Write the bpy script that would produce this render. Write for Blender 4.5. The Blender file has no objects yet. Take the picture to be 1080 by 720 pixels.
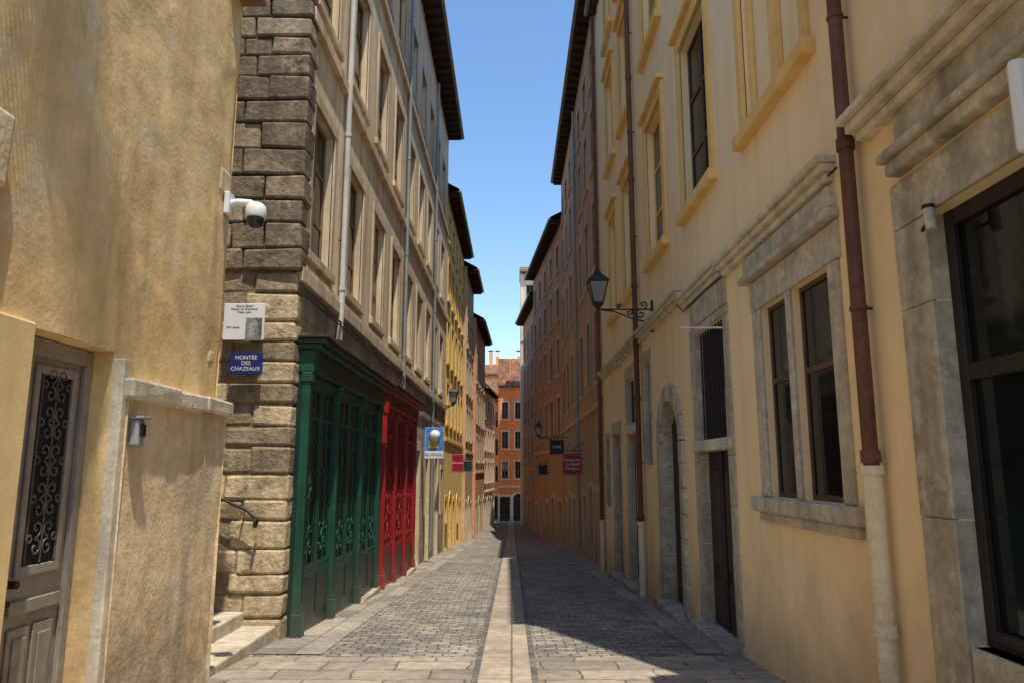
import bpy, bmesh, math, random
from mathutils import Vector, noise
random.seed(7)
SC=bpy.context.scene
def g(y):
    if y<-15: return .855
    if y<50: return -.057*y
    return -2.85-.012*(y-50)
# ------------------------------------------------------------------ materials
def N(nt,t,**k):
    n=nt.nodes.new(t)
    for a,v in k.items(): setattr(n,a,v)
    return n
def rgb(c): return (c[0],c[1],c[2],1)
def surf(name,c1,c2=None,rough=.9,ns=.8,bump=.3,fine=45,streak=.25,dirt=0.,brick=None,plane='yz',metal=0.,var=.3,patch=None,bdist=.02,spec=.3,pth=(.56,.6)):
    m=bpy.data.materials.new(name); m.use_nodes=True; nt=m.node_tree; L=nt.links
    b=nt.nodes['Principled BSDF']; c2=c2 or tuple(x*.75 for x in c1)
    tc=N(nt,'ShaderNodeTexCoord'); O=tc.outputs['Object']
    def noise_(sc,det=3,ro=.6,vec=None):
        n=N(nt,'ShaderNodeTexNoise'); n.inputs['Scale'].default_value=sc; n.inputs['Detail'].default_value=det; n.inputs['Roughness'].default_value=ro
        L.new(vec or O,n.inputs['Vector']); return n.outputs['Fac']
    def mr(s,a,bb,c,d):
        n=N(nt,'ShaderNodeMapRange'); L.new(s,n.inputs[0])
        for i,v in enumerate((a,bb,c,d)): n.inputs[i+1].default_value=v
        return n.outputs[0]
    def mix(mode,f,a,bb):
        n=N(nt,'ShaderNodeMixRGB',blend_type=mode)
        for i,v in enumerate((f,a,bb)):
            if hasattr(v,'links'): L.new(v,n.inputs[i])
            elif i==0: n.inputs[0].default_value=v
            else: n.inputs[i].default_value=rgb(v)
        return n.outputs[0]
    def math_(op,a,bb):
        n=N(nt,'ShaderNodeMath',operation=op)
        for i,v in enumerate((a,bb)):
            if hasattr(v,'links'): L.new(v,n.inputs[i])
            else: n.inputs[i].default_value=v
        return n.outputs[0]
    n1=noise_(ns,4,.65); n2=noise_(ns*7,3,.6); n3=noise_(fine,2,.6)
    col=mix('MIX',mr(n1,.35,.65,0,1),c1,c2)
    if patch:
        col=mix('MIX',mr(noise_(ns*1.7+.13,6,.7),pth[0],pth[1],0,.75),col,patch)
    v=mr(n2,.25,.75,1-var,1+var*.6)
    col=mix('MULTIPLY',1.,col,v)
    v=mr(n3,.3,.7,1-var*.35,1+var*.2); col=mix('MULTIPLY',1.,col,v)
    sep=N(nt,'ShaderNodeSeparateXYZ'); L.new(O,sep.inputs[0])
    if streak:
        mp=N(nt,'ShaderNodeMapping'); mp.inputs['Scale'].default_value=(2.2,2.2,.16); L.new(O,mp.inputs[0])
        s=noise_(1.6,4,.6,mp.outputs[0])
        col=mix('MULTIPLY',1.,col,mr(s,.45,.72,1,1-streak))
    h=None
    if brick:
        cb=N(nt,'ShaderNodeCombineXYZ')
        src={'yz':(1,2),'xy':(0,1),'xz':(0,2),'yx':(1,0)}[plane]
        L.new(sep.outputs[src[0]],cb.inputs[0]); L.new(sep.outputs[src[1]],cb.inputs[1])
        wn=N(nt,'ShaderNodeTexNoise'); wn.inputs['Scale'].default_value=2.2; wn.inputs['Detail'].default_value=1; L.new(O,wn.inputs['Vector'])
        vm=N(nt,'ShaderNodeVectorMath',operation='SCALE'); L.new(wn.outputs['Color'],vm.inputs[0]); vm.inputs['Scale'].default_value=brick.get('warp',.04)
        va=N(nt,'ShaderNodeVectorMath',operation='ADD'); L.new(cb.outputs[0],va.inputs[0]); L.new(vm.outputs[0],va.inputs[1])
        bt=N(nt,'ShaderNodeTexBrick'); L.new(va.outputs[0],bt.inputs['Vector'])
        bt.inputs['Scale'].default_value=1; bt.inputs['Brick Width'].default_value=brick['w']; bt.inputs['Row Height'].default_value=brick['h']
        bt.inputs['Mortar Size'].default_value=brick.get('m',.01); bt.inputs['Mortar Smooth'].default_value=.4
        lo=brick.get('lo',.65); hi=brick.get('hi',1.15)
        bt.inputs['Color1'].default_value=(lo,lo,lo*1.02,1); bt.inputs['Color2'].default_value=(hi,hi,hi*.97,1)
        md=brick.get('md',.45); bt.inputs['Mortar'].default_value=(md,md,md,1)
        col=mix('MULTIPLY',1.,col,bt.outputs['Color']); h=bt.outputs['Fac']
    if dirt:
        gz=math_('ADD',sep.outputs[2],math_('MULTIPLY',sep.outputs[1],.057))
        gz=math_('ADD',gz,math_('MULTIPLY',math_('SUBTRACT',n2,.5),1.6))
        col=mix('MIX',mr(gz,0.,1.1,dirt,0),col,(.13,.11,.09))
    L.new(col,b.inputs['Base Color'])
    b.inputs['Roughness'].default_value=rough; b.inputs['Metallic'].default_value=metal
    b.inputs['Specular IOR Level'].default_value=spec
    if bump:
        hh=math_('ADD',math_('MULTIPLY',n2,.8),math_('MULTIPLY',n3,.35))
        if h is not None: hh=math_('SUBTRACT',hh,math_('MULTIPLY',h,brick.get('bh',.9)))
        bp=N(nt,'ShaderNodeBump'); bp.inputs['Strength'].default_value=bump; bp.inputs['Distance'].default_value=bdist
        L.new(hh,bp.inputs['Height']); L.new(bp.outputs[0],b.inputs['Normal'])
    return m
def glassm(name,c=(.02,.024,.028),r=.08,sp=.5):
    m=surf(name,c,tuple(x*.5 for x in c),rough=r,streak=0,var=.2,bump=.05,ns=.6,fine=3,spec=sp); return m
ochre=surf('ochre_plaster',(.88,.64,.30),(.77,.53,.235),ns=.75,bump=.45,fine=28,streak=.3,dirt=.25,var=.16,patch=(.84,.69,.44),bdist=.02,pth=(.54,.64))
ochre_s=surf('ochre_smooth',(.90,.68,.32),(.85,.61,.28),ns=.9,bump=.15,streak=.12,dirt=.15,var=.1)
lowpl=surf('ochre_pale_plaster',(.85,.67,.42),(.71,.54,.33),ns=1.0,bump=.45,fine=28,streak=.35,dirt=.45,var=.18,patch=(.78,.69,.54),bdist=.02,pth=(.54,.64))
cream=surf('cream_plaster',(.97,.74,.43),(.94,.70,.395),ns=.3,bump=.2,streak=.10,dirt=.35,var=.06,patch=(.94,.74,.47),pth=(.5,.66))
cream2=surf('cream_plaster_b',(.97,.75,.45),(.94,.71,.41),ns=.3,bump=.2,streak=.10,dirt=.35,var=.06,patch=(.94,.74,.47),pth=(.5,.66))
stone=surf('grey_limestone',(.63,.55,.42),(.45,.39,.30),ns=1.6,bump=.45,fine=35,streak=.35,dirt=.35,var=.26,patch=(.70,.63,.49))
stonep=surf('pale_limestone',(.78,.68,.51),(.64,.55,.41),ns=1.6,bump=.35,fine=35,streak=.35,dirt=.3,var=.2)
quoin_d=surf('shaded_weathered_quoin',(.25,.19,.125),(.145,.11,.075),ns=1.4,bump=.9,fine=25,streak=.4,dirt=.2,var=.4,bdist=.03,patch=(.36,.28,.185))  # weathered stone, darkened so its colour carries the upper pillar's shade
quoin_m=surf('half_shaded_quoin',(.40,.31,.20),(.26,.20,.13),ns=1.4,bump=.9,fine=25,streak=.4,dirt=.3,var=.4,bdist=.03,patch=(.22,.17,.115))  # mid tone: painted shade on lower inner blocks, also random stones and mortar
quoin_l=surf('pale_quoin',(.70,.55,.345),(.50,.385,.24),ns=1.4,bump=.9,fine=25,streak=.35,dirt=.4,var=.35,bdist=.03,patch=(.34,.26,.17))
facL2=surf('tan_render',(.90,.71,.47),(.76,.59,.38),ns=.5,bump=.3,streak=.4,var=.16)
baseL2=surf('tan_ashlar',(.64,.51,.36),(.47,.37,.26),ns=1.,bump=.6,streak=.4,dirt=.4,var=.25,brick=dict(w=.7,h=.34,m=.012,lo=.75,hi=1.12,md=.6))
trimL2=surf('tan_stone_trim',(.80,.63,.42),(.64,.50,.33),ns=1.3,bump=.3,streak=.4,var=.2)
brownR=surf('brown_render',(.62,.37,.21),(.50,.29,.165),ns=.5,bump=.3,streak=.4,dirt=.3,var=.2)
brownR2=surf('redbrown_render',(.56,.29,.155),(.45,.235,.125),ns=.5,bump=.3,streak=.4,dirt=.3,var=.2)
brownR3=surf('umber_render',(.52,.34,.21),(.41,.265,.165),ns=.5,bump=.3,streak=.4,dirt=.3,var=.2)
brtrim=surf('brown_stone_trim',(.68,.48,.31),(.56,.38,.25),ns=1.3,bump=.3,streak=.3,var=.2)
yell=surf('yellow_render',(.98,.74,.24),(.93,.66,.19),ns=.5,bump=.2,streak=.2,dirt=.3,var=.1)
tanL4=surf('old_tan_render',(.76,.52,.30),(.62,.42,.24),ns=.5,bump=.3,streak=.35,dirt=.3,var=.2)
rose=surf('rose_render',(.78,.42,.25),(.66,.35,.20),ns=.5,bump=.3,streak=.35,dirt=.3,var=.2)
peach=surf('peach_render',(.92,.58,.34),(.84,.50,.29),ns=.5,bump=.2,streak=.2,dirt=.2,var=.12)
orange=surf('orange_render',(.96,.30,.09),(.88,.25,.075),ns=.4,bump=.2,streak=.15,dirt=.2,var=.1)
orange2=surf('salmon_render',(.94,.46,.22),(.86,.39,.18),ns=.4,bump=.2,streak=.15,dirt=.2,var=.1)
paleT=surf('pale_render',(.84,.74,.55),(.76,.66,.48),ns=.4,bump=.2,streak=.3,var=.15)
tile=surf('roof_tiles',(.42,.19,.10),(.28,.14,.09),ns=1.5,bump=1.,brick=dict(w=.25,h=.3,m=.02),plane='yx',var=.3,streak=0)
wood_d=surf('dark_eave_wood',(.09,.058,.04),(.05,.035,.025),ns=2,bump=0,var=.3)
wood_t=surf('tan_window_wood',(.34,.20,.11),(.24,.145,.08),ns=2,bump=0,var=.25,rough=.7)
wood_br=surf('brown_window_wood',(.16,.095,.065),(.11,.065,.045),ns=2,bump=0,var=.2,rough=.65)
ochret=surf('ochre_window_trim',(.92,.60,.22),(.84,.52,.175),ns=1.2,bump=.15,streak=.15,var=.12)
glass=glassm('window_glass',(.014,.016,.018),.15,.2); glass2=glassm('shop_glass',(.005,.011,.009),.1,.4); glassn=glassm('near_window_glass',(.012,.018,.018),.06,.4)
curt=surf('pale_curtain',(.40,.37,.32),(.30,.28,.25),ns=3,bump=0,streak=.3,var=.2)
greyp=surf('grey_painted_door',(.36,.315,.265),(.28,.245,.205),ns=2,bump=.1,streak=.15,dirt=.2,var=.15,rough=.5)
iron=surf('black_iron',(.035,.033,.032),(.055,.045,.04),ns=5,bump=0,streak=0,var=.3,rough=.5,metal=.4)
ironl=surf('worn_grey_iron',(.16,.15,.14),(.10,.09,.085),ns=5,bump=0,streak=0,var=.3,rough=.5,metal=.3)
darkm=surf('dark_recess',(.03,.027,.024),(.02,.018,.016),streak=0,bump=0)
doorbr=surf('dark_door_wood',(.06,.042,.034),(.035,.026,.022),ns=3,bump=.2,var=.3,rough=.6)
green=surf('green_paint',(.013,.092,.054),(.008,.062,.038),ns=1.5,bump=.1,streak=.4,dirt=.4,var=.3,rough=.42,spec=.5,patch=(.02,.12,.075),pth=(.6,.63))
green_d=surf('dark_green_paint',(.006,.036,.024),(.004,.025,.017),ns=2,bump=.1,streak=.25,dirt=.2,var=.25,rough=.45,spec=.5)
red=surf('red_paint',(.42,.018,.02),(.31,.013,.016),ns=1.5,bump=.1,streak=.3,dirt=.3,var=.22,rough=.42,spec=.5)
red_d=surf('dark_red_paint',(.15,.009,.010),(.10,.007,.008),ns=2,bump=.1,streak=.2,dirt=.2,var=.2,rough=.45,spec=.5)
pipe_b=surf('brown_pipe_paint',(.19,.082,.052),(.13,.056,.038),ns=3,bump=0,streak=.3,var=.3,rough=.5)
pipe_c=surf('cream_pipe_paint',(.90,.76,.54),(.80,.66,.46),ns=3,bump=0,streak=.25,dirt=.3,var=.12,rough=.5)
pipe_w=surf('pale_pipe',(.66,.64,.58),(.55,.53,.49),ns=3,bump=0,streak=.3,var=.15,rough=.5)
pipe_z=surf('zinc_pipe',(.36,.39,.40),(.28,.30,.31),ns=3,bump=0,streak=.3,var=.2,rough=.45,metal=.3)
white=surf('white_enamel',(.80,.80,.78),(.74,.74,.72),ns=3,bump=0,streak=.06,var=.05,rough=.35)
blue=surf('blue_enamel',(.02,.03,.17),(.018,.025,.14),ns=3,bump=0,streak=.05,var=.08,rough=.3,spec=.5)
blue2=surf('poster_blue',(.03,.14,.48),(.10,.30,.62),ns=6,bump=0,streak=0,var=.1,rough=.5)
yel2=surf('poster_yellow',(.75,.58,.08),None,ns=6,bump=0,streak=0,var=.1,rough=.5)
redsign=surf('sign_red',(.34,.015,.035),(.30,.012,.03),ns=4,bump=0,streak=.1,var=.08,rough=.45)
blacks=surf('sign_black',(.02,.02,.022),None,ns=4,bump=0,streak=.1,var=.08,rough=.45)
photo=surf('plaque_picture',(.42,.42,.42),(.06,.06,.06),ns=9,bump=0,streak=0,var=.3,rough=.4)
greyb=surf('grey_box_plastic',(.34,.35,.36),None,ns=4,bump=0,streak=.1,var=.1,rough=.45)
leaf=surf('palm_leaf',(.06,.11,.035),(.04,.08,.025),ns=4,bump=0,streak=0,var=.2,rough=.6)
terra=surf('terracotta',(.45,.20,.11),None,ns=4,bump=0,var=.2)
lampg=glassm('lantern_glass',(.38,.38,.35),.15)
setts=surf('stone_setts',(.39,.34,.28),(.27,.24,.205),ns=.55,bump=.9,fine=30,streak=0,var=.36,rough=.68,plane='xy',brick=dict(w=.24,h=.135,m=.012,lo=.66,hi=1.25,md=.38,bh=1.3,warp=.13),bdist=.03,patch=(.22,.20,.18),pth=(.5,.66))
slabs=surf('paving_slabs',(.43,.36,.28),(.32,.27,.215),ns=.9,bump=.5,fine=40,streak=0,var=.3,rough=.7,plane='xy',brick=dict(w=.78,h=.46,m=.014,lo=.70,hi=1.15,md=.42,warp=.14),patch=(.26,.23,.195),pth=(.52,.66))
strip=surf('gutter_slabs',(.50,.405,.30),(.38,.31,.235),ns=1.1,bump=.4,fine=40,streak=0,var=.32,rough=.7,plane='yx',brick=dict(w=1.1,h=50,m=.014,lo=.80,hi=1.1,md=.45,warp=.01),patch=(.30,.26,.21),pth=(.54,.66))
gutt=surf('gutter_edge_stone',(.22,.19,.165),(.15,.135,.12),ns=1.5,bump=.5,fine=40,streak=0,var=.3,rough=.75,plane='yx',brick=dict(w=.28,h=50,m=.02,lo=.7,hi=1.15,md=.5,warp=.01))
border=surf('border_slabs',(.40,.345,.28),(.30,.26,.215),ns=1.1,bump=.5,fine=40,streak=0,var=.3,rough=.7,plane='yx',brick=dict(w=.9,h=.5,m=.012,lo=.70,hi=1.14,md=.45,warp=.08),patch=(.24,.215,.185),pth=(.54,.66))
ground=surf('earth_and_paving',(.30,.27,.23),(.24,.22,.19),ns=.4,bump=0,streak=0,rough=.9)
# ------------------------------------------------------------------ helpers
def link(o,par=None):
    SC.collection.objects.link(o)
    if par: o.parent=par
    return o
def empty(name):
    e=bpy.data.objects.new(name,None); e.empty_display_size=.3; return link(e)
def bm2ob(bm,name,mat,par=None,bevel=0,smooth=False):
    me=bpy.data.meshes.new(name); bm.to_mesh(me); bm.free(); me.materials.append(mat)
    if smooth:
        for p in me.polygons: p.use_smooth=True
    o=bpy.data.objects.new(name,me); link(o,par)
    if bevel:
        md=o.modifiers.new('bev','BEVEL'); md.width=bevel; md.segments=2; md.limit_method='ANGLE'; md.angle_limit=.6
    return o
def tubes(name,polys,r,mat,par=None,res=4,cyc=False):
    cu=bpy.data.curves.new(name,'CURVE'); cu.dimensions='3D'; cu.bevel_depth=r; cu.bevel_resolution=res; cu.use_fill_caps=True
    for pts in polys:
        sp=cu.splines.new('POLY'); sp.points.add(len(pts)-1)
        for i,p in enumerate(pts): sp.points[i].co=(p[0],p[1],p[2],1)
        sp.use_cyclic_u=cyc; sp.use_smooth=True
    cu.materials.append(mat); return link(bpy.data.objects.new(name,cu),par)
def wbox(name,c,s,mat,par=None,bevel=.004):
    bm=bmesh.new(); bmesh.ops.create_cube(bm,size=1)
    for v in bm.verts: v.co=Vector((c[0]+v.co.x*s[0],c[1]+v.co.y*s[1],c[2]+v.co.z*s[2]))
    return bm2ob(bm,name,mat,par,bevel)
def text(name,body,loc,size,mat,par=None,rot=(math.pi/2,0,0)):
    cu=bpy.data.curves.new(name,'FONT'); cu.body=body; cu.size=size; cu.align_x='CENTER'; cu.align_y='CENTER'; cu.extrude=.001
    cu.materials.append(mat); o=bpy.data.objects.new(name,cu); o.location=loc; o.rotation_euler=rot; return link(o,par)
class B:
    def __init__(s,name,p0,p1,n,disp=None):
        s.root=empty(name); a=Vector((p0[0],p0[1],0)); b=Vector((p1[0],p1[1],0)); s.o=a; s.d=(b-a).normalized(); s.n=Vector((n[0],n[1],0)).normalized()
        s.n=(s.n-s.d*s.n.dot(s.d)).normalized(); s.len=(b-a).length
        s.bm={}; s.disp=disp; s.smooth=set()
    def P(s,a,b,z): return s.o+s.d*a+s.n*b+Vector((0,0,z))
    def get(s,part,mat,bev=0):
        k=part
        if k not in s.bm: s.bm[k]=(bmesh.new(),mat,bev)
        return s.bm[k][0]
    def box(s,part,mat,a0,a1,b0,b1,z0,z1,jit=0,bev=0):
        bm=s.get(part,mat,bev); vs=[]
        for a in (a0,a1):
            for b in (b0,b1):
                for z in (z0,z1):
                    j=Vector((random.uniform(-jit,jit),random.uniform(-jit,jit),random.uniform(-jit,jit))) if jit else Vector()
                    vs.append(bm.verts.new(s.P(a,b,z)+j))
        for f in ((0,1,3,2),(4,6,7,5),(0,4,5,1),(2,3,7,6),(0,2,6,4),(1,5,7,3)): bm.faces.new([vs[i] for i in f])
    def poly(s,part,mat,pts):
        bm=s.get(part,mat); bm.faces.new([bm.verts.new(s.P(*p)) for p in pts])
    def facade(s,part,mat,a0,a1,z0,z1,ops,depth=.25,step=None,b=0.):
        A={a0,a1}; Z={z0,z1}
        for o in ops: A|={o[0],o[1]}; Z|={o[2],o[3]}
        if step:
            k=a0
            while k<a1: A.add(k); k+=step
            k=z0
            while k<z1: Z.add(k); k+=step
        A=sorted(x for x in A if a0<=x<=a1); Z=sorted(x for x in Z if z0<=x<=z1)
        D=s.disp or (lambda a,z:0)
        bm=s.get(part,mat); V={}
        if s.disp: s.smooth.add(part)
        def v(i,j):
            if (i,j) not in V: V[(i,j)]=bm.verts.new(s.P(A[i],b+D(A[i],Z[j]),Z[j]))
            return V[(i,j)]
        for i in range(len(A)-1):
            for j in range(len(Z)-1):
                ca=(A[i]+A[i+1])/2; cz=(Z[j]+Z[j+1])/2
                if any(o[0]<ca<o[1] and o[2]<cz<o[3] for o in ops): continue
                bm.faces.new([v(i,j),v(i+1,j),v(i+1,j+1),v(i,j+1)])
        for o in ops:
            d=o[4] if len(o)>4 else depth; x0,x1,y0,y1=o[:4]
            for q in (((x0,y0),(x0,y1)),((x1,y0),(x1,y1)),((x0,y0),(x1,y0)),((x0,y1),(x1,y1))):
                (p,r),(t,u)=q
                s.poly(part+'_reveals',mat,[(p,b+D(p,r),r),(t,b+D(t,u),u),(t,b-d,u),(p,b-d,r)])
    def ends(s,part,mat,a0,a1,z0,z1,dep=8):
        for a in (a0,a1): s.poly(part,mat,[(a,0,z0),(a,-dep,z0),(a,-dep,z1),(a,0,z1)])
        s.poly(part,mat,[(a0,-dep,z0),(a1,-dep,z0),(a1,-dep,z1),(a0,-dep,z1)])
    def roof(s,a0,a1,z,ov=.55,dep=8,rise=2.4,raft=True):
        h=dep/2; k=rise/h
        for (x0,x1,s0) in ((ov,-h,1),(-dep-.3,-h,-1)):
            zz=z-.0+ (-ov*k if s0==1 else -.3*k)
            s.poly('roof_underside',wood_d,[(a0,x0,zz),(a1,x0,zz),(a1,x1,z+rise),(a0,x1,z+rise)])
            s.poly('roof_tiles',tile,[(a0-.05,x0+.03*s0,zz+.09),(a1+.05,x0+.03*s0,zz+.09),(a1+.05,x1,z+rise+.09),(a0-.05,x1,z+rise+.09)])
        s.box('eave_board',wood_d,a0,a1,ov-.03,ov+.015,z-ov*k-.08,z-ov*k+.1)
        s.box('soffit',wood_d,a0,a1,0.002,ov-.03,z-ov*k-.06,z-ov*k-.03)
        for a in (a0+.003,a1-.003): s.poly('gables',wood_d,[(a,0,z-.1),(a,-dep,z-.1),(a,-h,z+rise)])
        if raft:
            k2=a0+.2
            while k2<a1-.15:
                s.box('rafters',wood_d,k2,k2+.1,.003,ov-.035,z-ov*k-.22,z-ov*k-.065); k2+=.55
        s.box('gutter',pipe_z,a0,a1,ov+.018,ov+.12,z-ov*k-.06,z-ov*k+.03)
    def window(s,a0,a1,z0,z1,d=.22,wood=wood_t,gl=glass,mull=1,trans=(.68,),fr=.06,sur=None,sm=None,sill=.0,b=0.,pr=.022,cu=.15):
        f=-d+b; F='frames_'+wood.name
        s.box('glass_panes_'+gl.name,gl,a0,a1,f-.02,f,z0,z1)
        s.box(F,wood,a0,a0+fr,f+.002,f+pr,z0,z1); s.box(F,wood,a1-fr,a1,f+.002,f+pr,z0,z1)
        s.box(F,wood,a0+fr,a1-fr,f+.002,f+pr-.001,z0,z0+fr*1.3); s.box(F,wood,a0+fr,a1-fr,f+.002,f+pr-.001,z1-fr,z1)
        for i in range(mull):
            c=a0+(a1-a0)*(i+1)/(mull+1); s.box(F,wood,c-fr*.5,c+fr*.5,f+.002,f+pr+.006,z0+fr*1.3,z1-fr)
        for t in trans:
            c=z0+(z1-z0)*t; s.box(F,wood,a0+fr,a1-fr,f+.002,f+pr-.003,c-.025,c+.025)
        if random.random()<cu and (z1-z0)>1.2:
            s.box('curtains',curt,a0+fr,a1-fr,f+.001,f+.0018,z0+(z1-z0)*random.choice((.1,.45,.6)),z1-fr)
        if sur:
            w=sur; P='surrounds'
            s.box(P,sm,a0-w,a0-.0,-.02,.03,z0,z1,bev=.006); s.box(P,sm,a1+.0,a1+w,-.02,.03,z0,z1,bev=.006)
            s.box(P,sm,a0-w,a1+w,-.02,.037,z1,z1+w*1.2,bev=.006)
        if sill:
            s.box('sills',sm or stonep,a0-(sur or .05)-.05,a1+(sur or .05)+.05,-.1,sill,z0-.14,z0,bev=.01)
    def door(s,a0,a1,z0,z1,d=.28,mat=doorbr,b=0):
        f=-d+b
        s.box('door_leaves',mat,a0,a1,f-.04,f,z0,z1)
        n=2 if a1-a0>1.1 else 1; w=(a1-a0)/n
        for i in range(n):
            x=a0+i*w
            for (p,q) in ((.08,.36),(.42,.9)):
                s.box('door_panels',mat,x+.12,x+w-.12,f+.002,f+.03,z0+(z1-z0)*p,z0+(z1-z0)*q,bev=.01)
        if n==2: s.box('door_panels',mat,a0+w-.03,a0+w+.03,f+.003,f+.04,z0,z1)
    def arch(s,a0,a1,zs,zt,mat,part='arch_spandrels',b=.004,ring=.2,rm=stone,depth=.3,zb=-3,proud=.03):
        c=(a0+a1)/2; r=(a1-a0)/2; hh=zt-zs; n=14
        def pt(t,rr=0,): 
            ang=math.pi*t; return (c-(r+rr)*math.cos(ang), zs+(hh+rr)*math.sin(ang))
        for i in range(n):
            p=pt(i/n);q=pt((i+1)/n)
            s.poly(part,mat,[(p[0],b,p[1]),(q[0],b,q[1]),(q[0],b,zt+.001),(p[0],b,zt+.001)])
            s.poly('arch_soffits',rm,[(p[0],b,p[1]),(q[0],b,q[1]),(q[0],-depth,q[1]),(p[0],-depth,p[1])])
        m=7
        for i in range(m):
            t0=i/m+.004; t1=(i+1)/m-.004
            K=4
            inn=[pt(t0+(t1-t0)*k/K,-.003) for k in range(K+1)]; out=[pt(t0+(t1-t0)*k/K,ring) for k in range(K+1)]
            bm=s.get('arch_voussoirs',rm,.008); pr=proud+random.uniform(0,.008)
            loop=inn+out[::-1]
            F=[bm.verts.new(s.P(x,pr,z)) for x,z in loop]; Bk=[bm.verts.new(s.P(x,-.02,z)) for x,z in loop]
            bm.faces.new(F); bm.faces.new(Bk[::-1])
            for k in range(len(F)):
                l=(k+1)%len(F); bm.faces.new([F[k],Bk[k],Bk[l],F[l]])
        z=zb
        while z<zs-.02:
            z2=min(z+.38,zs); 
            s.box('jamb_stones',rm,a0-ring+random.uniform(-.03,.03),a0+.003,-.02,proud+random.uniform(0,.01),z,z2-.008,bev=.008)
            s.box('jamb_stones',rm,a1-.003,a1+ring+random.uniform(-.03,.03),-depth+.01,proud+random.uniform(0,.01),z,z2-.008,bev=.008); z=z2
    def jambs(s,a0,a1,z0,z1,w=.2,mat=stone,lint=.3,proud=.02,part='stone_surround',back=-.14,hmin=.55,hmax=.95):
        z=z0
        while z<z1-.02:
            z2=min(z+random.uniform(hmin,hmax),z1)
            if z1-z2<.2: z2=z1
            for (p,q) in ((a0-w+random.uniform(-.015,.015),a0+.002),(a1-.002,a1+w+random.uniform(-.015,.015))):
                s.box(part,mat,p,q,back,proud+random.uniform(-.004,.004),z,z2-.004,bev=.008)
            z=z2
        s.box(part,mat,a0-w-.01,a1+w+.01,back,proud+.003,z1+.002,z1+lint,bev=.01)
    def done(s):
        for k,(bm,mat,bev) in s.bm.items():
            bmesh.ops.recalc_face_normals(bm,faces=bm.faces[:])
            bm2ob(bm,k,mat,s.root,bev,smooth=k in s.smooth)
        return s.root
# ------------------------------------------------------------------ ground
def sheet(name,x0,x1,y0,y1,dz,mat,st=.35,amp=.012):
    bm=bmesh.new(); nx=max(1,int((x1-x0)/st)); ny=max(1,int((y1-y0)/st)); V=[]
    for j in range(ny+1):
        y=y0+(y1-y0)*j/ny; row=[]
        for i in range(nx+1):
            x=x0+(x1-x0)*i/nx
            h=amp*noise.noise(Vector((x*.5,y*.5,3)))
            row.append(bm.verts.new((x,y,g(y)+h+dz)))
        V.append(row)
    for j in range(ny):
        for i in range(nx): bm.faces.new([V[j][i],V[j][i+1],V[j+1][i+1],V[j+1][i]])
    return bm2ob(bm,name,mat,smooth=True)
bm=bmesh.new(); ys=[-400,-60,-15,0,10,20,30,40,50,60,75,100,200,900]; V=[[bm.verts.new((x,y,g(min(y,110))-.012)) for x in (-500,-20,-3,3,20,500)] for y in ys]
for j in range(len(ys)-1):
    for i in range(5): bm.faces.new([V[j][i],V[j][i+1],V[j+1][i+1],V[j+1][i]])
bm2ob(bm,'ground',ground)
sheet('cobbled_street',-4.,3.4,8.9,80,.008,setts)
sheet('stone_paving',-4.,3.4,-14,8.9,.0085,slabs)
sheet('gutter_strip',-.33,.19,4,70,.026,strip,st=.3)
sheet('gutter_edge',-.40,-.33,4,70,.020,gutt,st=.3); sheet('gutter_edge',.19,.26,4,70,.020,gutt,st=.3)
sheet('stone_border_pavement',-3.2,-2.2,9.05,48,.018,border)
sheet('stone_border_pavement',2.15,2.75,9.05,48,.018,border)
# ------------------------------------------------------------------ L1 ochre house
def sst(x,a,b):
    t=min(max((x-a)/(b-a),0),1); return t*t*(3-2*t)
def dL1(a,z):
    v=Vector((a*1.1,z*1.1,.3)); w=Vector((a*3.5,z*3.5,5.))
    d=.026*noise.noise(v)+.006*noise.noise(w)+.0015*noise.noise(w*3)
    q=noise.noise(Vector((a*.7+3,z*.7,9)))+.12*noise.noise(Vector((a*3,z*3,2)))
    d-=.009*sst(q,.12,.22)
    return d
E1=7.0
b=B('ochre_plaster_house',(-2.8,0),(-2.8,1),(1,0),disp=dL1)
b.facade('walls',ochre,-6,E1,-1.2,8.5,[(4.22,5.17,-.26,2.42,.19)],step=.05)
b.ends('end_walls',ochre,-6,E1,-1.2,8.5)
b.roof(-6,E1+.05,8.7,ov=.2,rise=1.6)
z=2.35
while z<8:
    h=random.uniform(.16,.34); w=random.uniform(.12,.34)
    if random.random()<.5:
        b.box('exposed_corner_stones',lowpl,E1-w,E1+.012,-.2,-.008+random.uniform(0,.014),z,z+h-.03,jit=.014,bev=.035)
    z+=h
b.box('eave_corbel',wood_t,E1-.35,E1+.02,-.05,.24,6.35,6.55,bev=.02)
b.facade('lower_wall',lowpl,5.25,7.06,-1.2,2.1,[],step=.05,b=.06)
for a in (5.25,7.06): b.poly('lower_wall_edge',lowpl,[(a,.08,-1.2),(a,-.3,-1.2),(a,-.3,2.1),(a,.08,2.1)])
b.box('stone_ledge',stonep,5.2,5.95,-.05,.14,2.1,2.24,jit=.008,bev=.02); b.box('stone_ledge',stonep,5.96,6.5,-.05,.13,2.095,2.23,jit=.008,bev=.02); b.box('stone_ledge',stonep,6.51,7.08,-.05,.14,2.1,2.235,jit=.008,bev=.02)
b.box('smooth_pier',ochre_s,2.2,4.215,-.1,.045,-1.2,2.44,bev=.015)
b.box('corbel_stone',lowpl,3.1,3.8,-.05,.09,3.08,3.5,jit=.015,bev=.03)
b.box('door_jamb_plaster',stonep,5.172,5.248,-.18,.07,-1,2.38,jit=.004,bev=.012)
f=-.19
b.box('door_leaf',greyp,4.22,5.17,f-.05,f,-.26,2.42)
for q in ((4.225,4.5),(5.09,5.165)): b.box('door_frame',greyp,q[0],q[1],f+.002,f+.04,-.26,2.415,bev=.008)
b.box('door_frame',greyp,4.5,5.09,f+.002,f+.04,2.31,2.415,bev=.008)
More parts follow.
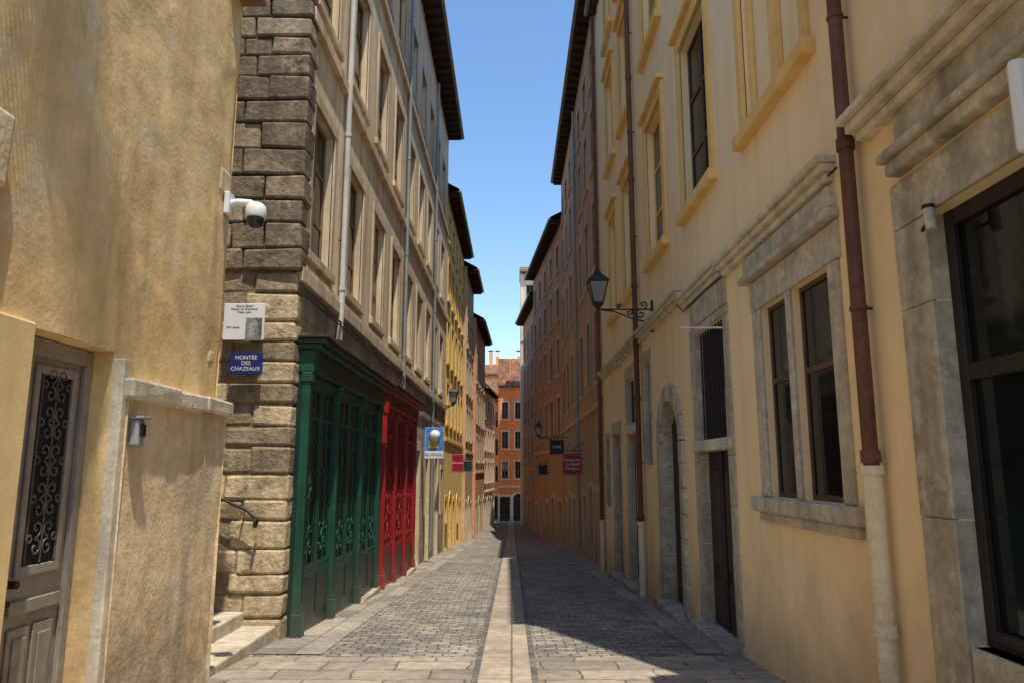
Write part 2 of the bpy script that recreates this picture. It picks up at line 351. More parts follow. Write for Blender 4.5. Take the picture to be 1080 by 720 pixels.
b.box('door_glass',darkm,4.64,4.98,f+.002,f+.006,1.02,2.2)
for q in ((4.59,4.64,.96,2.26),(4.98,5.03,.96,2.26)): b.box('door_mould',greyp,q[0],q[1],f+.003,f+.022,q[2],q[3],bev=.006)
for q in ((.96,1.02),(2.2,2.26)): b.box('door_mould',greyp,4.64,4.98,f+.003,f+.022,q[0],q[1],bev=.006)
for (p,q) in ((4.59,4.79),(4.83,5.03)):
    b.box('door_mould',greyp,p,q,f+.003,f+.018,-.12,.66,bev=.01); b.box('door_mould',greyp,p+.04,q-.04,f+.019,f+.032,-.06,.6,bev=.012)
b.box('door_mould',greyp,4.56,5.06,f+.003,f+.03,.74,.82,bev=.01)
polys=[]
X=-2.8+f+.02
def circ(cy,cz,r,a0=0,a1=2*math.pi,n=14,x=None): return [(x if x is not None else X,cy+r*math.cos(a0+(a1-a0)*i/n),cz+r*math.sin(a0+(a1-a0)*i/n)) for i in range(n+1)]
def spiral(cy,cz,r,t0,turn,x): return [(x,cy+r*(1-i/24)*math.cos(t0+turn*i/24*8.2),cz+r*(1-i/24)*math.sin(t0+turn*i/24*8.2)) for i in range(22)]
for y in (4.66,4.81,4.96): polys.append([(X,y,1.03),(X,y,2.2)])
for z in (1.12,1.36,1.6,1.84,2.08): 
    for sg in (1,-1):
        polys.append(spiral(4.81+sg*.06,z,.055,math.pi/2,sg,X)); polys.append(spiral(4.81+sg*.06,z+.12,.055,-math.pi/2,-sg,X)); polys.append(circ(4.81+sg*.125,z+.06,.022))
tubes('door_grille',polys,.007,ironl,b.root,2)
tubes('door_knob',[[(X-.02,4.545,.93),(X+.05,4.545,.93)]],.024,iron,b.root)
tubes('door_knob',[[(X-.02,4.545,.82),(X+.01,4.545,.82)]],.018,iron,b.root)
b.done()
# unseen palm on a wall bracket, added to cast frond shadows on the ochre wall
pp=empty('shadow_palm'); pz=6.15; py=3.55; px=-2.5
bm=bmesh.new(); bmesh.ops.create_cone(bm,cap_ends=True,segments=20,radius1=.11,radius2=.16,depth=.28)
for v in bm.verts: v.co+=Vector((px,py,pz-.14))
bm2ob(bm,'pot',terra,pp,.008)
tubes('pot_bracket',[[(-2.8,py,pz-.3),(px+.1,py,pz-.3)],[(-2.8,py,pz-.6),(px,py,pz-.3)]],.012,iron,pp)
bm=bmesh.new()
for i in range(17):
    az=i*2.399; el=random.uniform(.25,1.2); Lf=random.uniform(.55,.85); pts=[]
    for k in range(11):
        t=k/10; r=Lf*t*math.cos(el*(1-t*.2)); pts.append(Vector((px+r*math.cos(az)*.75+.0,py+r*math.sin(az),pz+.1+Lf*t*math.sin(el)-.45*t*t*Lf*1.4)))
    for k in range(1,11):
        tdir=(pts[k]-pts[k-1]).normalized(); sd=tdir.cross(Vector((0,0,1))).normalized()
        for sg in (1,-1):
            for u in (0,.5):
                p=pts[k-1].lerp(pts[k],u); ll=.17*math.sin(math.pi*(.12+.8*k/11))+.03
                q=p+sd*sg*ll+tdir*ll*.6-Vector((0,0,ll*.35)); q.x=max(q.x,-2.74)
                w=tdir*.009; bm.faces.new([bm.verts.new(p-w),bm.verts.new(p+w),bm.verts.new(q)])
bm2ob(bm,'fronds',leaf,pp)
wb=empty('wall_intercom_box'); wbox('housing',(-2.70,5.36,1.86),(.07,.10,.20),greyb,wb,.02); wbox('lid',(-2.66,5.36,1.88),(.02,.075,.09),iron,wb,.01); wbox('hood',(-2.68,5.36,1.97),(.10,.12,.02),greyb,wb,.006)
c=empty('cctv_dome_camera'); cy_=6.9; cz_=4.15; wbox('wall_plate',(-2.765,cy_,cz_),(.05,.16,.22),white,c,.01)
tubes('arm',[[(-2.76,cy_,cz_),(-2.68,cy_,cz_+.02),(-2.56,cy_,cz_+.01),(-2.5,cy_,cz_-.03)]],.04,white,c)
def lathe(name,prof,loc,mat,par,n=24):
    bm=bmesh.new(); R=[]
    for r,z in prof: R.append([bm.verts.new((loc[0]+r*math.cos(2*math.pi*i/n),loc[1]+r*math.sin(2*math.pi*i/n),loc[2]+z)) for i in range(n)])
    for a in range(len(R)-1):
        for i in range(n): bm.faces.new([R[a][i],R[a][(i+1)%n],R[a+1][(i+1)%n],R[a+1][i]])
    bm.faces.new(R[0]); bm.faces.new(R[-1]); bmesh.ops.recalc_face_normals(bm,faces=bm.faces[:])
    return bm2ob(bm,name,mat,par,smooth=True)
lathe('housing',[(.03,.06),(.06,.05),(.09,.02),(.1,-.03),(.1,-.09),(.095,-.1)],(-2.5,cy_,cz_-.04),white,c)
lathe('dome',[(.086,-.1),(.084,-.13),(.072,-.165),(.048,-.19),(.015,-.2)],(-2.5,cy_,cz_-.04),glassm('cctv_glass',(.04,.04,.045),.05),c)
# ------------------------------------------------------------------ steps in the side passage
s=empty('stone_stairway')
for i in range(9):
    x1=-3.02-i*.42; zt=g(9)+.17*(i+1)-.02
    wbox('step',(x1-.6,8.5,zt-.25),(1.2,2.9+random.uniform(-.02,.02),.5),stonep if i<3 else stone,s,.02)
hr=empty('iron_handrail'); tubes('rail',[[(-3.3,9.78,.98),(-3.45,9.78,1.1),(-5.6,9.78,2.0)],circ(9.78,.93,.05,x=-3.3)],.018,iron,hr); tubes('rail_post',[[(-3.5,9.78,1.12),(-3.5,9.95,1.07)],[(-4.6,9.78,1.58),(-4.6,9.95,1.53)]],.012,iron,hr)
# ------------------------------------------------------------------ L2
X2=-3.0
b=B('tan_stone_townhouse',(X2,0),(X2,1),(1,0))
cs=[11.1+2.45*i for i in range(9)]
rows=[(4.75,7.1),(8.75,11.1),(12.7,14.8)]
ops=[(c_-.62,c_+.62,z0,z1,.17) for c_ in cs for z0,z1 in rows]
b.facade('upper_walls',facL2,10,33,4.3,17.3,ops)
dops=[(23.1,24.3,-1.6,2.2,.2),(26,27.1,-1.7,2.3,.2),(29.2,30.4,-1.9,2.3,.2),(31.3,32.2,-.2,1.6,.2)]
b.facade('lower_walls',baseL2,10,33,-2.6,4.3,dops)
b.ends('end_walls',facL2,10.02,33,-2.6,17.3,9)
for c_ in cs:
    for z0,z1 in rows: b.window(c_-.62,c_+.62,z0,z1,d=.15,wood=wood_t,mull=1,trans=(.3,.66),sur=.16,sm=trimL2,sill=.07,fr=.07,cu=.1)
for o in dops[:3]: b.door(o[0],o[1],o[2],o[3],mat=doorbr,d=.18); b.jambs(o[0],o[1],o[2],o[3],w=.2,mat=trimL2)
o=dops[3]; b.window(o[0],o[1],o[2],o[3],wood=wood_br,sur=.15,sm=trimL2,d=.15)
for z in (4.3,8.3,12.3): b.box('string_courses',trimL2,10.0,33,-.02,.09,z-.12,z+.1,bev=.015)
b.box('string_courses',trimL2,10,33,-.02,.05,4.42,4.5,bev=.01)
b.roof(9.9,33,17.5,ov=.62,rise=2.6)
z=-1.0;i=0
while z<17:
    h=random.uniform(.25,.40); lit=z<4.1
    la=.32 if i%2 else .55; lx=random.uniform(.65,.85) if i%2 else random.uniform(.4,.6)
    mt=(quoin_l if random.random()<.75 else quoin_m) if lit else (quoin_d if random.random()<.7 else quoin_m); off=.0 if lit else .07  # lower corner gets the sunlit stone colour, upper corner the shaded one
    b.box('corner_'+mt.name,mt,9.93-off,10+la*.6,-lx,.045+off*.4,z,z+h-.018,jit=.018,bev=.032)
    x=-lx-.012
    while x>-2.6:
        w=random.uniform(.3,.8); m2=random.choice((quoin_d,quoin_d,quoin_m)) if not lit else random.choice((quoin_m,quoin_m,quoin_m,quoin_l))  # inner blocks take darker stone, shade put into their colour
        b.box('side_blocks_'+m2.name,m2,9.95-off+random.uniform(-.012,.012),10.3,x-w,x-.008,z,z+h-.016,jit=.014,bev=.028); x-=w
    z+=h;i+=1
b.box('joint_mortar',quoin_m,9.965,9.999,-2.6,-.05,-1,17)
b.done()
for (y,m_,x,r,z0) in ((12.3,pipe_w,-2.9,.05,3.75),(19.7,pipe_z,-2.9,.05,3.5),(27.2,pipe_z,-2.9,.05,-1.2)):
    e=empty('drainpipe'); tubes('pipe',[[(x,y,16.7),(x,y,z0+.5),(x-.02,y,z0)]],r,m_,e)
    tubes('joints',[[(x,y,z),(x,y,z+.07)] for z in (4.6,7.4,10.2,13,15.5)],r+.012,m_,e)
    tubes('brackets',[[(x,y,z),(x-.1,y,z)] for z in (5.5,8.5,11.5,14.5)],.012,iron,e)
e=empty('facade_cables')
for k in range(3):
    pts=[(X2+.11+.01*k,10+i*.5,4.08-.05*k+.02*math.sin(i*1.3+k)-.03*abs(math.sin(i*.55+k))) for i in range(46)]
    tubes('cable',[pts],.011,iron,e,2)
e=empty('facade_cables'); tubes('cable',[[(2.6,5.6+i*.6,3.98+.3*(i>9)-.03*math.sin(i*.9)**2) for i in range(26)]],.009,iron,e,2)
# plaques
PX=-3.61
e=empty('information_plaque'); wbox('panel',(PX,9.78,3.56),(.55,.03,.50),white,e,.006); wbox('picture',(PX+.14,9.762,3.47),(.22,.006,.28),photo,e,0)
text('lettering','Rue du Boeuf\nMaison du Chamarier\nVieux Lyon',(PX,9.763,3.73),.042,blacks,e); text('lettering_body','XVI siecle',(PX-.14,9.763,3.48),.042,blacks,e)
PX=-3.55
e=empty('street_name_sign'); wbox('plate',(PX,9.78,3.0),(.44,.02,.29),blue,e,.004)
text('lettering','MONT\u00c9E\nDES\nCHAZEAUX',(PX,9.768,3.0),.074,white,e)
# ------------------------------------------------------------------ shopfronts
def shop(name,a0,a1,mt,md,bays,top):
    b=B(name,(X2,0),(X2,1),(1,0)); zb=g(a1)-.15
    b.box('carcass',md,a0+.02,a1-.02,-.05,.12,zb,top-.32)
    b.box('fascia',mt,a0,a1,-.05,.26,top-.36,top-.05,bev=.01)
    b.box('cornice',mt,a0-.06,a1+.06,-.05,.36,top-.05,top+.02,bev=.01); b.box('cornice_top',md,a0-.1,a1+.1,-.05,.44,top+.022,top+.09,bev=.012)
    b.box('cornice_lead',wood_d,a0-.12,a1+.12,-.05,.47,top+.092,top+.13,bev=.01)
    b.box('fascia_panel',md,a0+.3,a1-.3,.262,.272,top-.31,top-.1)
    xs=[a0]+bays+[a1]
    polys=[]
    for i,x in enumerate(xs):
        w=.16; c=min(max(x,a0+w/2),a1-w/2)
        b.box('pilasters',mt,c-w/2,c+w/2,.1,.22,zb,top-.362,bev=.01)
        b.box('pilaster_flutes',md,c-.04,c+.04,.222,.226,g(c)+.45,top-.62)
        b.box('pilaster_caps',mt,c-w/2-.02,c+w/2+.02,.1,.25,top-.5,top-.37,bev=.01); b.box('pilaster_bases',mt,c-w/2-.02,c+w/2+.02,.1,.245,zb,g(c)+.32,bev=.01)
    for i in range(len(xs)-1):
        p=xs[i]+.1; q=xs[i+1]-.1; zl=g((p+q)/2)+.1; zp=zl+.75; zt=top-.5
        b.box('stall_riser',mt,p,q,.1,.15,zb,zp,bev=.008)
        m_=max(1,int((q-p)/.8)); w=(q-p)/m_
        for k in range(m_):
            u0=p+k*w; 
            b.box('raised_panels',md,u0+.08,u0+w-.08,.152,.17,zl+.12,zp-.1,bev=.012)
            b.box('shop_glazing',glass2,u0,u0+w,.121,.128,zp,zt)
            b.box('window_stiles',mt,u0-.0,u0+.05,.129,.155,zp,zt,bev=.004); b.box('window_stiles',mt,u0+w-.05,u0+w,.129,.155,zp,zt,bev=.004)
            b.box('window_rails',mt,u0+.05,u0+w-.05,.129,.152,zp,zp+.07,bev=.004); b.box('window_rails',mt,u0+.05,u0+w-.05,.129,.152,zt-.08,zt,bev=.004)
            b.box('window_rails',mt,u0+.05,u0+w-.05,.129,.149,zt-.5,zt-.45,bev=.004)
            x=X2+.137; c=u0+w/2; h=zt-.5-zp
            for j in (1,3,5): polys.append([(x,u0+w*j/6,zp+.05),(x,u0+w*j/6,zt-.06)])
            for t in (.14,.5,.86):
                for sg in (1,-1): polys.append(spiral(c+sg*w*.17,zp+h*t,w*.15,math.pi/2,sg,x)); polys.append(spiral(c+sg*w*.17,zp+h*t+w*.3,w*.15,-math.pi/2,-sg,x))
            polys.append(circ(c,zt-.26,.12,x=x+.006))
        b.box('head_rail',mt,p,q,.1,.17,zt,top-.37,bev=.008)
    b.box('plinth',stone,a0-.02,a1+.02,-.05,.27,zb-.2,g(a1)+.13,bev=.01)
    tubes('lattice',polys,.008,mt,b.root,2)
    b.done()
shop('green_shopfront',10.15,15.95,green,green_d,[12.0,14.0],3.3)
shop('red_shopfront',16.5,21.8,red,red_d,[18.2,20.0],3.35)
# ------------------------------------------------------------------ generic houses
def house(name,p0,p1,n,mat,zt,rows,nw,wood,trim,sw=.14,base=None,a0=0,a1=None,dep=8,ov=.5,z0w=-4.,rise=2.2,ww=1.0,raft=True):
    b=B(name,p0,p1,n); L=a1 if a1 is not None else b.len
    sp=(L-a0)/nw; ops=[]
    for r0,r1 in rows:
        for i in range(nw):
            c=a0+sp*(i+.5); ops.append((c-ww/2,c+ww/2,r0,r1,.16))
    gops=[]
    for i in range(nw):
        c=a0+sp*(i+.5); P=b.P(c,0,0); zg=g(P.y); dw=min(.55,sp*.38)
        gops.append((c-dw,c+dw,zg-.1,zg+(2.5 if i%2 else 2.2),.2))
    zs=rows[0][0]-.75
    b.facade('walls',mat,a0,L,zs,zt,ops); b.facade('ground_floor_walls',base or mat,a0,L,z0w,zs,gops)
    b.ends('end_walls',mat,a0,L,z0w,zt,dep)
    for o in ops: b.window(o[0],o[1],o[2],o[3],d=.14,wood=wood,mull=1,trans=(.5,),sur=sw,sm=trim,sill=.08)
    for i,o in enumerate(gops):
        if i%2: b.arch(o[0],o[1],o[3]-.5,o[3],base or mat,ring=.18,rm=trim,zb=o[2],depth=.2)
        else: b.jambs(o[0],o[1],o[2],o[3],w=.16,mat=trim,lint=.22)
        b.door(o[0],o[1],o[2],o[3],mat=doorbr,d=.18)
    b.box('string_course',trim,a0,L,-.02,.07,zs-.08,zs+.08,bev=.01)
    b.roof(a0,L,zt+.15,ov=ov,dep=dep,rise=rise,raft=raft)
    return b
house('yellow_townhouse',(-3.0,33.02),(-2.95,44),(1,0),yell,14.6,[(3.7,5.5),(6.5,8.4),(9.4,11.2),(12.2,13.5)],5,wood_t,ochret,base=yell).done()
house('old_tan_townhouse',(-2.75,44.02),(-2.65,50),(1,0),tanL4,13.9,[(3.4,5.2),(6.2,8.),(9.,10.6)],3,wood_br,trimL2,base=tanL4,ov=.6).done()
house('rose_townhouse',(-2.45,50.02),(-2.2,60),(1,0),rose,11.9,[(2.2,3.8),(4.8,6.5),(7.6,9.3)],4,wood_br,trimL2,ov=.5).done()
house('peach_townhouse',(-2.25,60.02),(-1.6,68),(1,0),peach,8.4,[(.6,2.2),(3.2,4.8),(5.8,7.3)],4,wood_t,stonep,dep=5,ov=.4).done()
house('salmon_townhouse',(-3.6,74),(-.9,74),(0,-1),orange2,8.6,[(.4,2.0),(3,4.6),(5.8,7.3)],3,wood_t,stonep,ov=.4,ww=.6,dep=7).done()
house('orange_townhouse',(-1.3,71),(5,71.2),(0,-1),orange,10.,[(.8,2.4),(3.6,5.2),(6.4,8.)],5,wood_t,paleT,ov=.3,ww=.6,dep=2.7,sw=.1).done()
bb=house('red_hillside_house',(-4,86),(4,86),(0,-1),orange,12.6,[(5.8,7.4),(9.2,10.9)],5,wood_t,paleT,ov=.3,rise=1.5)
for a in (1.2,2.0,4.6,5.2,6.3): bb.box('chimneys',orange2,a,a+.45,-4,-3.4,13,15.4+random.uniform(-.3,.4),bev=.02); bb.box('chimney_caps',tile,a-.05,a+.5,-4.05,-3.35,15.9,16.,bev=.01)
bb.done()
house('brown_townhouse',(2.65,21.6),(2.65,38),(-1,0),brownR,17.0,[(4.3,6.5),(7.9,10.1),(11.3,13.3),(14.2,15.6)],7,wood_br,brtrim,ov=.45,base=brownR3).done()
house('redbrown_townhouse',(2.62,38.05),(1.5,51),(-1,0),brownR2,15.0,[(3.4,5.4),(6.6,8.5),(9.6,11.3),(12.3,13.7)],5,wood_br,brtrim,ov=.55).done()
house('umber_townhouse',(1.85,51.1),(.95,62),(-1,0),brownR3,14.0,[(2.4,4.2),(5.2,7.),(8,9.7),(10.8,12.3)],4,wood_br,brtrim,ov=.6).done()
house('pale_tower_house',(.75,63.5),(4.2,63.5),(0,-1),paleT,18.8,[(13.4,14.8),(16.2,17.6)],2,wood_br,stonep,ov=.35,ww=.7,dep=4,rise=.8).done()
# ------------------------------------------------------------------ R0 near low cream house
b=B('low_cream_house',(2.65,0),(2.65,1),(-1,0))
b.facade('walls',cream2,-8,5.58,-1,5.9,[(2.45,4.5,.6,3.2,.14)])
b.ends('end_walls',cream2,-8,5.58,-1,5.9,9)
b.roof(-8,5.58,6.15,ov=.25,rise=1.4)
b.box('door_glass',glassn,2.45,4.5,-.15,-.13,.6,3.2)
for q in ((2.45,2.53,.6,3.2),(4.41,4.5,.6,3.2),(3.43,3.51,.6,3.2)): b.box('door_frame',iron,q[0],q[1],-.129,-.09,q[2],q[3],bev=.005)
for z in (.6,2.13,3.1): b.box('door_frame',iron,2.53,4.41,-.128,-.095,z,z+.1,bev=.005)
b.jambs(2.45,4.5,-1,3.2,w=.37,mat=stone,lint=.32,proud=.03,hmin=.9,hmax=1.6)
b.box('threshold',stone,2.46,4.49,-.28,.02,-.9,.6,bev=.02)
b.box('moulding_lower',stone,1.6,4.8,-.02,.10,3.56,3.66,bev=.02); b.box('moulding_lower',stone,1.55,4.84,-.02,.14,3.663,3.73,bev=.02)
b.box('frieze',stone,1.7,4.75,-.02,.04,3.733,3.99,bev=.01)
b.box('cornice',stonep,1.3,5.16,-.02,.1,3.993,4.06,bev=.015); b.box('cornice',stonep,1.25,5.2,-.02,.16,4.063,4.14,bev=.02); b.box('cornice',stonep,1.2,5.24,-.02,.21,4.143,4.2,bev=.015)
b.done()
e=empty('wall_spotlight'); tubes('body',[[(2.58,4.38,3.2),(2.58,4.36,3.05)]],.033,stone,e); tubes('bracket',[[(2.62,4.53,3.1),(2.58,4.38,3.12)]],.012,iron,e); tubes('rim',[[(2.58,4.38,3.215),(2.58,4.38,3.19)]],.037,iron,e)
e=empty('projecting_white_sign'); wbox('panel',(2.36,3.0,3.16),(.36,.06,.44),white,e,.05); tubes('bracket',[[(2.62,3,3.27),(2.5,3,3.27)],[(2.62,3,3.05),(2.5,3,3.05)]],.012,iron,e)
# ------------------------------------------------------------------ R1 tall cream
b=B('tall_cream_townhouse',(2.65,0),(2.65,1),(-1,0))
f1=[(6.15,7.8,5.35,7.7),(9.25,10.75,5.45,8.1),(12.2,13.7,5.5,8.15),(15.6,16.8,5.5,8.15),(18.0,19.3,5.5,8.15)]
f2=[(6.3,7.7,9.6,12.2)]+[(p,q,9.7,12.2) for p,q,_,_ in f1[1:]]
f3=[(p,q,13.4,15.2) for p,q,_,_ in f2]
gf=[(5.98,6.82,1.33,3.28,.1),(6.94,7.68,1.33,3.28,.1),(9.1,10.55,2.0,3.5,.14),(9.1,10.55,-.75,1.85,.14),(11.7,13.15,-.95,2.75,.2),(14.1,14.8,1.7,3.7,.14),
    (15.9,17.0,-1.05,2.4,.16),(15.9,17.0,2.6,3.6,.14),(18.2,19.4,-1.2,2.5,.16),(20.2,20.9,.6,2.4,.14)]
b.facade('walls',cream,5.58,21.55,-2,15.9,[o+(.16,) for o in f1+f2+f3]+gf)
b.ends('end_walls',cream,5.585,21.55,-2,15.9,9)
b.roof(5.55,21.6,16.1,ov=.22,rise=2.4)
for k,o in enumerate(f1+f2+f3):
    a0,a1,z0,z1=o
    if k==0:
        b.box('blind_window',cream2,a0,a1,-.12,-.10,z0,z1)
        b.box('blind_mullion',ochret,(a0+a1)/2-.09,(a0+a1)/2+.09,-.098,-.02,z0,z1,bev=.01)
        b.box('blind_frame',ochret,a0,a0+.12,-.098,-.05,z0,z1,bev=.01); b.box('blind_frame',ochret,a1-.12,a1,-.098,-.05,z0,z1,bev=.01)
    else: b.window(a0,a1,z0,z1,d=.14,wood=wood_br if k==1 else ochret,mull=1,trans=(.33,.66),fr=.05 if k==1 else .09,cu=0 if k<4 else .15)
    w=.15
    b.box('ochre_surrounds',ochret,a0-w,a0,-.02,.045,z0,z1,bev=.01); b.box('ochre_surrounds',ochret,a1,a1+w,-.02,.045,z0,z1,bev=.01)
    b.box('ochre_surrounds',ochret,a0-w,a1+w,-.02,.05,z1,z1+.22,bev=.01); b.box('ochre_hoods',ochret,a0-w-.07,a1+w+.07,-.02,.13,z1+.222,z1+.3,bev=.015)
    b.box('ochre_sills',ochret,a0-w-.08,a1+w+.08,-.1,.12,z0-.16,z0-.002,bev=.02)
for o in gf[:2]: b.window(o[0],o[1],o[2],o[3],d=.085,wood=wood_br,gl=glassn,mull=0,trans=(.6,),fr=.04,pr=.018,cu=0)
S='mullioned_window_stone'
b.box(S,stone,5.78,5.978,-.08,.03,1.33,3.28,bev=.012); b.box(S,stone,7.682,7.93,-.08,.03,1.33,3.28,bev=.012); b.box(S,stone,6.822,6.938,-.09,.035,1.33,3.28,bev=.012)
b.box(S,stone,5.74,7.96,-.08,.033,3.284,3.6,bev=.012)
b.box('mullioned_window_sill',stone,5.62,8.02,-.07,.12,1.18,1.326,bev=.02); b.box('mullioned_window_sill',stone,5.7,7.95,-.07,.06,1.08,1.178,bev=.015)
b.box('drip_mould',stone,5.72,8.1,-.02,.12,3.62,3.7,bev=.02); b.box('drip_mould',stone,5.76,8.05,-.02,.07,3.702,3.9,bev=.015)
def corn(a0,a1,z):
    b.box('stone_cornices',stonep,a0+.06,a1-.06,-.02,.08,z-.14,z-.07,bev=.015); b.box('stone_cornices',stonep,a0+.02,a1-.02,-.02,.13,z-.068,z-.002,bev=.015); b.box('stone_cornices',stonep,a0,a1,-.02,.17,z,z+.06,bev=.012)
corn(5.7,8.9,4.08); corn(8.95,11.0,4.12); corn(11.05,21.4,4.3)
b.box('friezes',stone,8.9,10.7,-.02,.035,3.62,3.97,bev=.01)
o=gf[2]; b.box('barred_glass',darkm,o[0],o[1],-.14,-.12,o[2],o[3])
for i in range(1,11):
    a=o[0]+(o[1]-o[0])*i/11; b.box('window_bars',iron,a-.01,a+.01,-.06,-.04,o[2],o[3])
b.door(9.1,10.55,-.75,1.85,mat=doorbr,d=.12); b.box('transom_stone',stonep,8.9,10.8,-.12,.05,1.852,1.998,bev=.015)
b.jambs(9.1,10.55,-.75,3.5,w=.24,mat=stone,lint=.1,back=-.12)
b.arch(11.7,13.15,2.05,2.75,cream,ring=.26,rm=stone,depth=.2,zb=-.95,proud=.05); b.door(11.7,13.15,-.95,2.75,d=.18)
o=gf[5]; b.window(o[0],o[1],o[2],o[3],d=.12,wood=wood_br,mull=0,trans=(.5,)); b.jambs(o[0],o[1],o[2],o[3],w=.17,lint=.2,back=-.1)
b.door(15.9,17.0,-1.05,2.4,d=.14); b.jambs(15.9,17.0,-1.05,3.6,w=.2,lint=.3,back=-.12); o=gf[7]; b.window(o[0],o[1],o[2],o[3],wood=wood_br,d=.12,trans=()); b.box('transom_stone',stonep,15.75,17.15,-.1,.05,2.402,2.598,bev=.015)
b.door(18.2,19.4,-1.2,2.5,d=.14); b.jambs(18.2,19.4,-1.2,2.5,w=.2,lint=.3,back=-.12)
o=gf[9]; b.window(o[0],o[1],o[2],o[3],wood=wood_br,d=.12,trans=()); b.jambs(o[0],o[1],o[2],o[3],w=.15,lint=.2,back=-.1)
for (p,q) in ((9.0,10.65),(11.5,13.35),(15.8,17.1),(18.1,19.5)): b.box('door_steps',stone,p,q,-.15,.2,g(q)-.3,g((p+q)/2)+.14,bev=.02)
b.done()
e=empty('awning_rod'); tubes('rod',[[(2.6,9.0,3.33),(2.3,9.9,3.5)]],.012,white,e)
def rpipe(y,zsw,zt,r=.055):
    e=empty('drainpipe'); x=2.55
    tubes('brown_pipe',[[(x,y,zt),(x,y,zsw)]],r,pipe_b,e); tubes('cream_boot',[[(x,y,zsw),(x,y,g(y)-.1)]],r+.012,pipe_c,e)
    zs=[zsw+.02+2.35*i for i in range(int((zt-zsw)/2.35)+1)]
    tubes('pipe_collars',[[(x,y,z),(x,y,z+.09)] for z in zs],r+.014,pipe_b,e)
    tubes('pipe_clamps',[[(x,y,z+1.1),(x,y,z+1.13)] for z in zs],r+.01,pipe_b,e); tubes('clamp_pins',[[(x,y,z+1.115),(2.66,y,z+1.115)] for z in zs],.01,iron,e)
    tubes('boot_collar',[[(x,y,zsw-1.15),(x,y,zsw-1.07)],[(x,y,zsw-.0),(x,y,zsw-.06)]],r+.028,pipe_c,e)
rpipe(5.32,1.63,5.9,.054); rpipe(15.0,.6,15.8); rpipe(21.5,.2,15.8)
e=empty('drainpipe'); tubes('pipe',[[(2.55,29,16.4),(2.55,29,-1.4)]],.05,pipe_z,e); tubes('joints',[[(2.55,29,z),(2.55,29,z+.08)] for z in (2,5,8,11,14)],.065,pipe_z,e)
# ------------------------------------------------------------------ lamps
def lantern(name,wx,y,z,lx,sgn,sc=1.):
    e=empty(name); 
    def ring(h,zz): return [(lx+sx*h*sc,y+sy*h*sc,z+zz*sc) for sx,sy in ((-1,-1),(1,-1),(1,1),(-1,1))]
    def fr(nm,R,mat,cap=True,bev=0):
        bm=bmesh.new(); V=[[bm.verts.new(p) for p in r] for r in R]
        for i in range(len(V)-1):
            for k in range(4): bm.faces.new([V[i][k],V[i][(k+1)%4],V[i+1][(k+1)%4],V[i+1][k]])
        bm.faces.new(V[0]); bm.faces.new(V[-1]); bmesh.ops.recalc_face_normals(bm,faces=bm.faces[:]); bm2ob(bm,nm,mat,e,bev)
    fr('glass_body',[ring(.085,.1),ring(.17,.5)],lampg)
    a,bq=ring(.088,.1),ring(.175,.5)
    tubes('frame_ribs',[[a[k],bq[k]] for k in range(4)]+[a+[a[0]],bq+[bq[0]]],.013*sc,iron,e,2)
    fr('roof_cap',[ring(.20,.5),ring(.19,.53),ring(.11,.62),ring(.06,.66),ring(.07,.68),ring(.03,.73)],iron)
    fr('base',[ring(.03,-.02),ring(.05,.02),ring(.095,.08),ring(.09,.1)],iron)
    tubes('finial',[[(lx,y,z+.72*sc),(lx,y,z+.82*sc)]],.018*sc,iron,e)
    P=[[(wx,y,z-.02),(lx,y,z-.02)],[(wx,y,z-.28*sc),(wx+(lx-wx)*.35,y,z-.2*sc),(wx+(lx-wx)*.7,y,z-.06*sc),(lx,y,z-.02)],[(wx,y,z+.12),(wx,y,z-.45*sc)]]
    def sp(cx,cz,r,t0,turn):
        return [(cx+r*(1-i/26)*math.cos(t0+turn*i/26*2*math.pi*1.4)*1,y,cz+r*(1-i/26)*math.sin(t0+turn*i/26*2*math.pi*1.4)) for i in range(25)]
    P+= [sp(wx+sgn*.2*sc,z-.11*sc,.1*sc,1.5,1),sp(wx+sgn*.42*sc,z-.08*sc,.07*sc,1.5,-1),sp(wx+sgn*.15*sc,z+.07*sc,.08*sc,-1.5,1),sp(wx+sgn*.6*sc,z+.045*sc,.05*sc,-1.5,-1)]
    tubes('scroll_bracket',P,.014*sc,iron,e,3)
    wbox('wall_plate',(wx-sgn*.01,y,z-.15*sc),(.03,.07,.6*sc),iron,e,.005)
lantern('street_lantern',2.62,13.6,4.58,1.62,-1,1.0)
lantern('street_lantern',-2.96,29,4.1,-2.3,1,1.0)
lantern('street_lantern',2.5,39.5,3.3,1.4,-1,1.1)
# ------------------------------------------------------------------ hanging signs
def hsign(name,x0,x1,y,z0,z1,mat,wx,txt=None,ts=.1,tm=white):
    e=empty(name); wbox('board',((x0+x1)/2,y,(z0+z1)/2),(x1-x0,.05,z1-z0),mat,e,.01)
    zt=z1+.1
    tubes('bracket',[[(wx,y,zt),((x0 if wx>0 else x1),y,zt)],[(wx,y,zt+.3),((x0+x1)/2,y,zt)],[(x0+.08,y,zt),(x0+.08,y,z1)],[(x1-.08,y,zt),(x1-.08,y,z1)]],.014,iron,e,2)
    tubes('border',[[(x0+.03,y-.028,z0+.03),(x1-.03,y-.028,z0+.03),(x1-.03,y-.028,z1-.03),(x0+.03,y-.028,z1-.03)]],.006,tm,e,1,True)
    if txt: text('lettering',txt,((x0+x1)/2,y-.03,(z0+z1)/2),ts,tm,e)
    return e
e=hsign('blue_theatre_sign',-2.9,-2.25,24.7,1.95,3.0,blue2,-2.98)
lathe('puppet_face',[(.02,.2),(.12,.17),(.17,.08),(.18,0),(.13,-.12),(.04,-.18)],(-2.55,24.66,2.7),white,e,12); wbox('puppet_coat',(-2.6,24.66,2.43),(.3,.03,.26),yel2,e,.05)
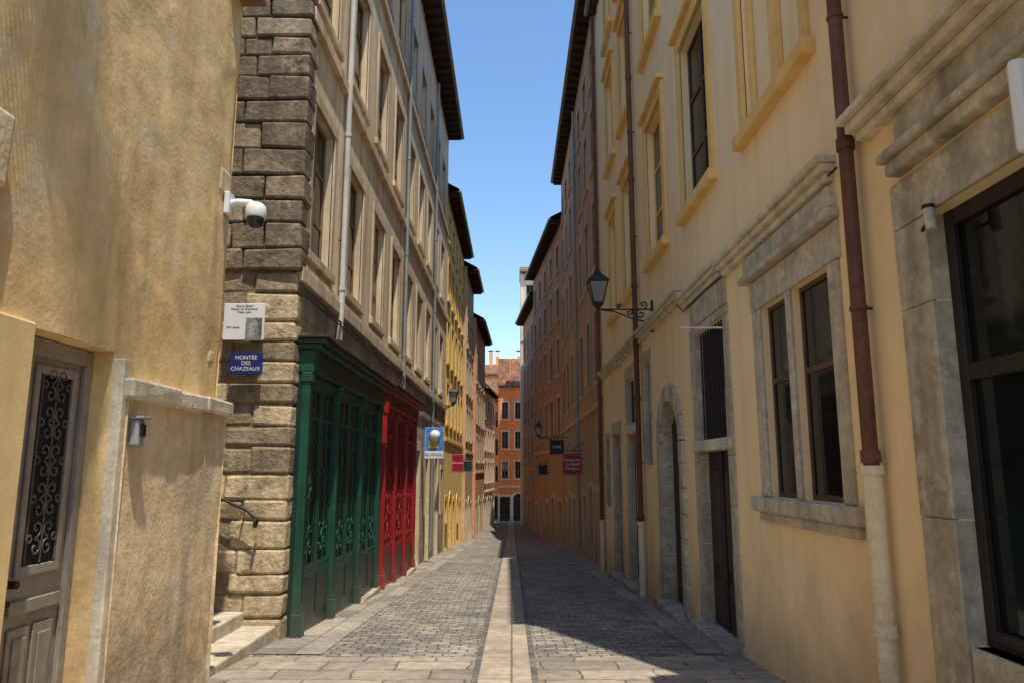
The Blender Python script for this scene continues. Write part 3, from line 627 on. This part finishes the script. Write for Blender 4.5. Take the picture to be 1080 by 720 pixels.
wbox('white_band',(-2.575,24.655,2.09),(.62,.03,.24),white,e,.004); text('lettering','GUIGNOL',(-2.575,24.635,2.09),.13,blue,e)
hsign('red_hanging_sign',-2.72,-2.15,33.5,1.5,2.3,redsign,-2.98,'BOUCHON',.1)
hsign('red_restaurant_sign',1.82,2.55,27.2,1.42,2.2,redsign,2.64,'Restaurant\nLe Boeuf\nd\'Argent',.15)
hsign('black_hanging_sign',1.75,2.45,35,2.3,3.0,blacks,2.64,'CAFE',.18)
hsign('black_hanging_sign',1.5,2.05,43,1.3,1.9,blacks,2.2)
hsign('green_hanging_sign',-2.6,-2.1,40,1.5,2.1,green_d,-2.95)
# ------------------------------------------------------------------ light, sky, camera
d=Vector((-.40,1,-2.85)).normalized()
sun=bpy.data.lights.new('sun','SUN'); sun.energy=5; sun.angle=math.radians(.5); sun.color=(1,.93,.81)
so=bpy.data.objects.new('sun',sun); so.rotation_euler=d.to_track_quat('-Z','Y').to_euler(); so.location=(0,-5,30); link(so)
w=bpy.data.worlds.new("World"); SC.world=w; w.use_nodes=True; nt=w.node_tree
sky=nt.nodes.new('ShaderNodeTexSky'); sky.sky_type='NISHITA'; sky.sun_disc=False; sky.sun_elevation=math.asin(-d.z); sky.sun_rotation=math.atan2(-d.x,-d.y)
sky.dust_density=.2; sky.air_density=1.2; sky.ozone_density=1.6
hs=nt.nodes.new('ShaderNodeHueSaturation'); hs.inputs['Saturation'].default_value=1.15; hs.inputs['Value'].default_value=1.5
bg=nt.nodes['Background']; bg.inputs[1].default_value=.15; nt.links.new(sky.outputs[0],hs.inputs['Color']); nt.links.new(hs.outputs[0],bg.inputs[0])
SC.view_settings.view_transform='Standard'; SC.view_settings.look='None'; SC.view_settings.exposure=0
cam=bpy.data.cameras.new('camera'); cam.lens=26; cam.sensor_width=36; cam.clip_end=2000; cam.clip_start=.05
co=bpy.data.objects.new('camera',cam); co.location=(0,0,1.6); co.rotation_euler=(math.radians(90+9.82),0,0); link(co); SC.camera=co
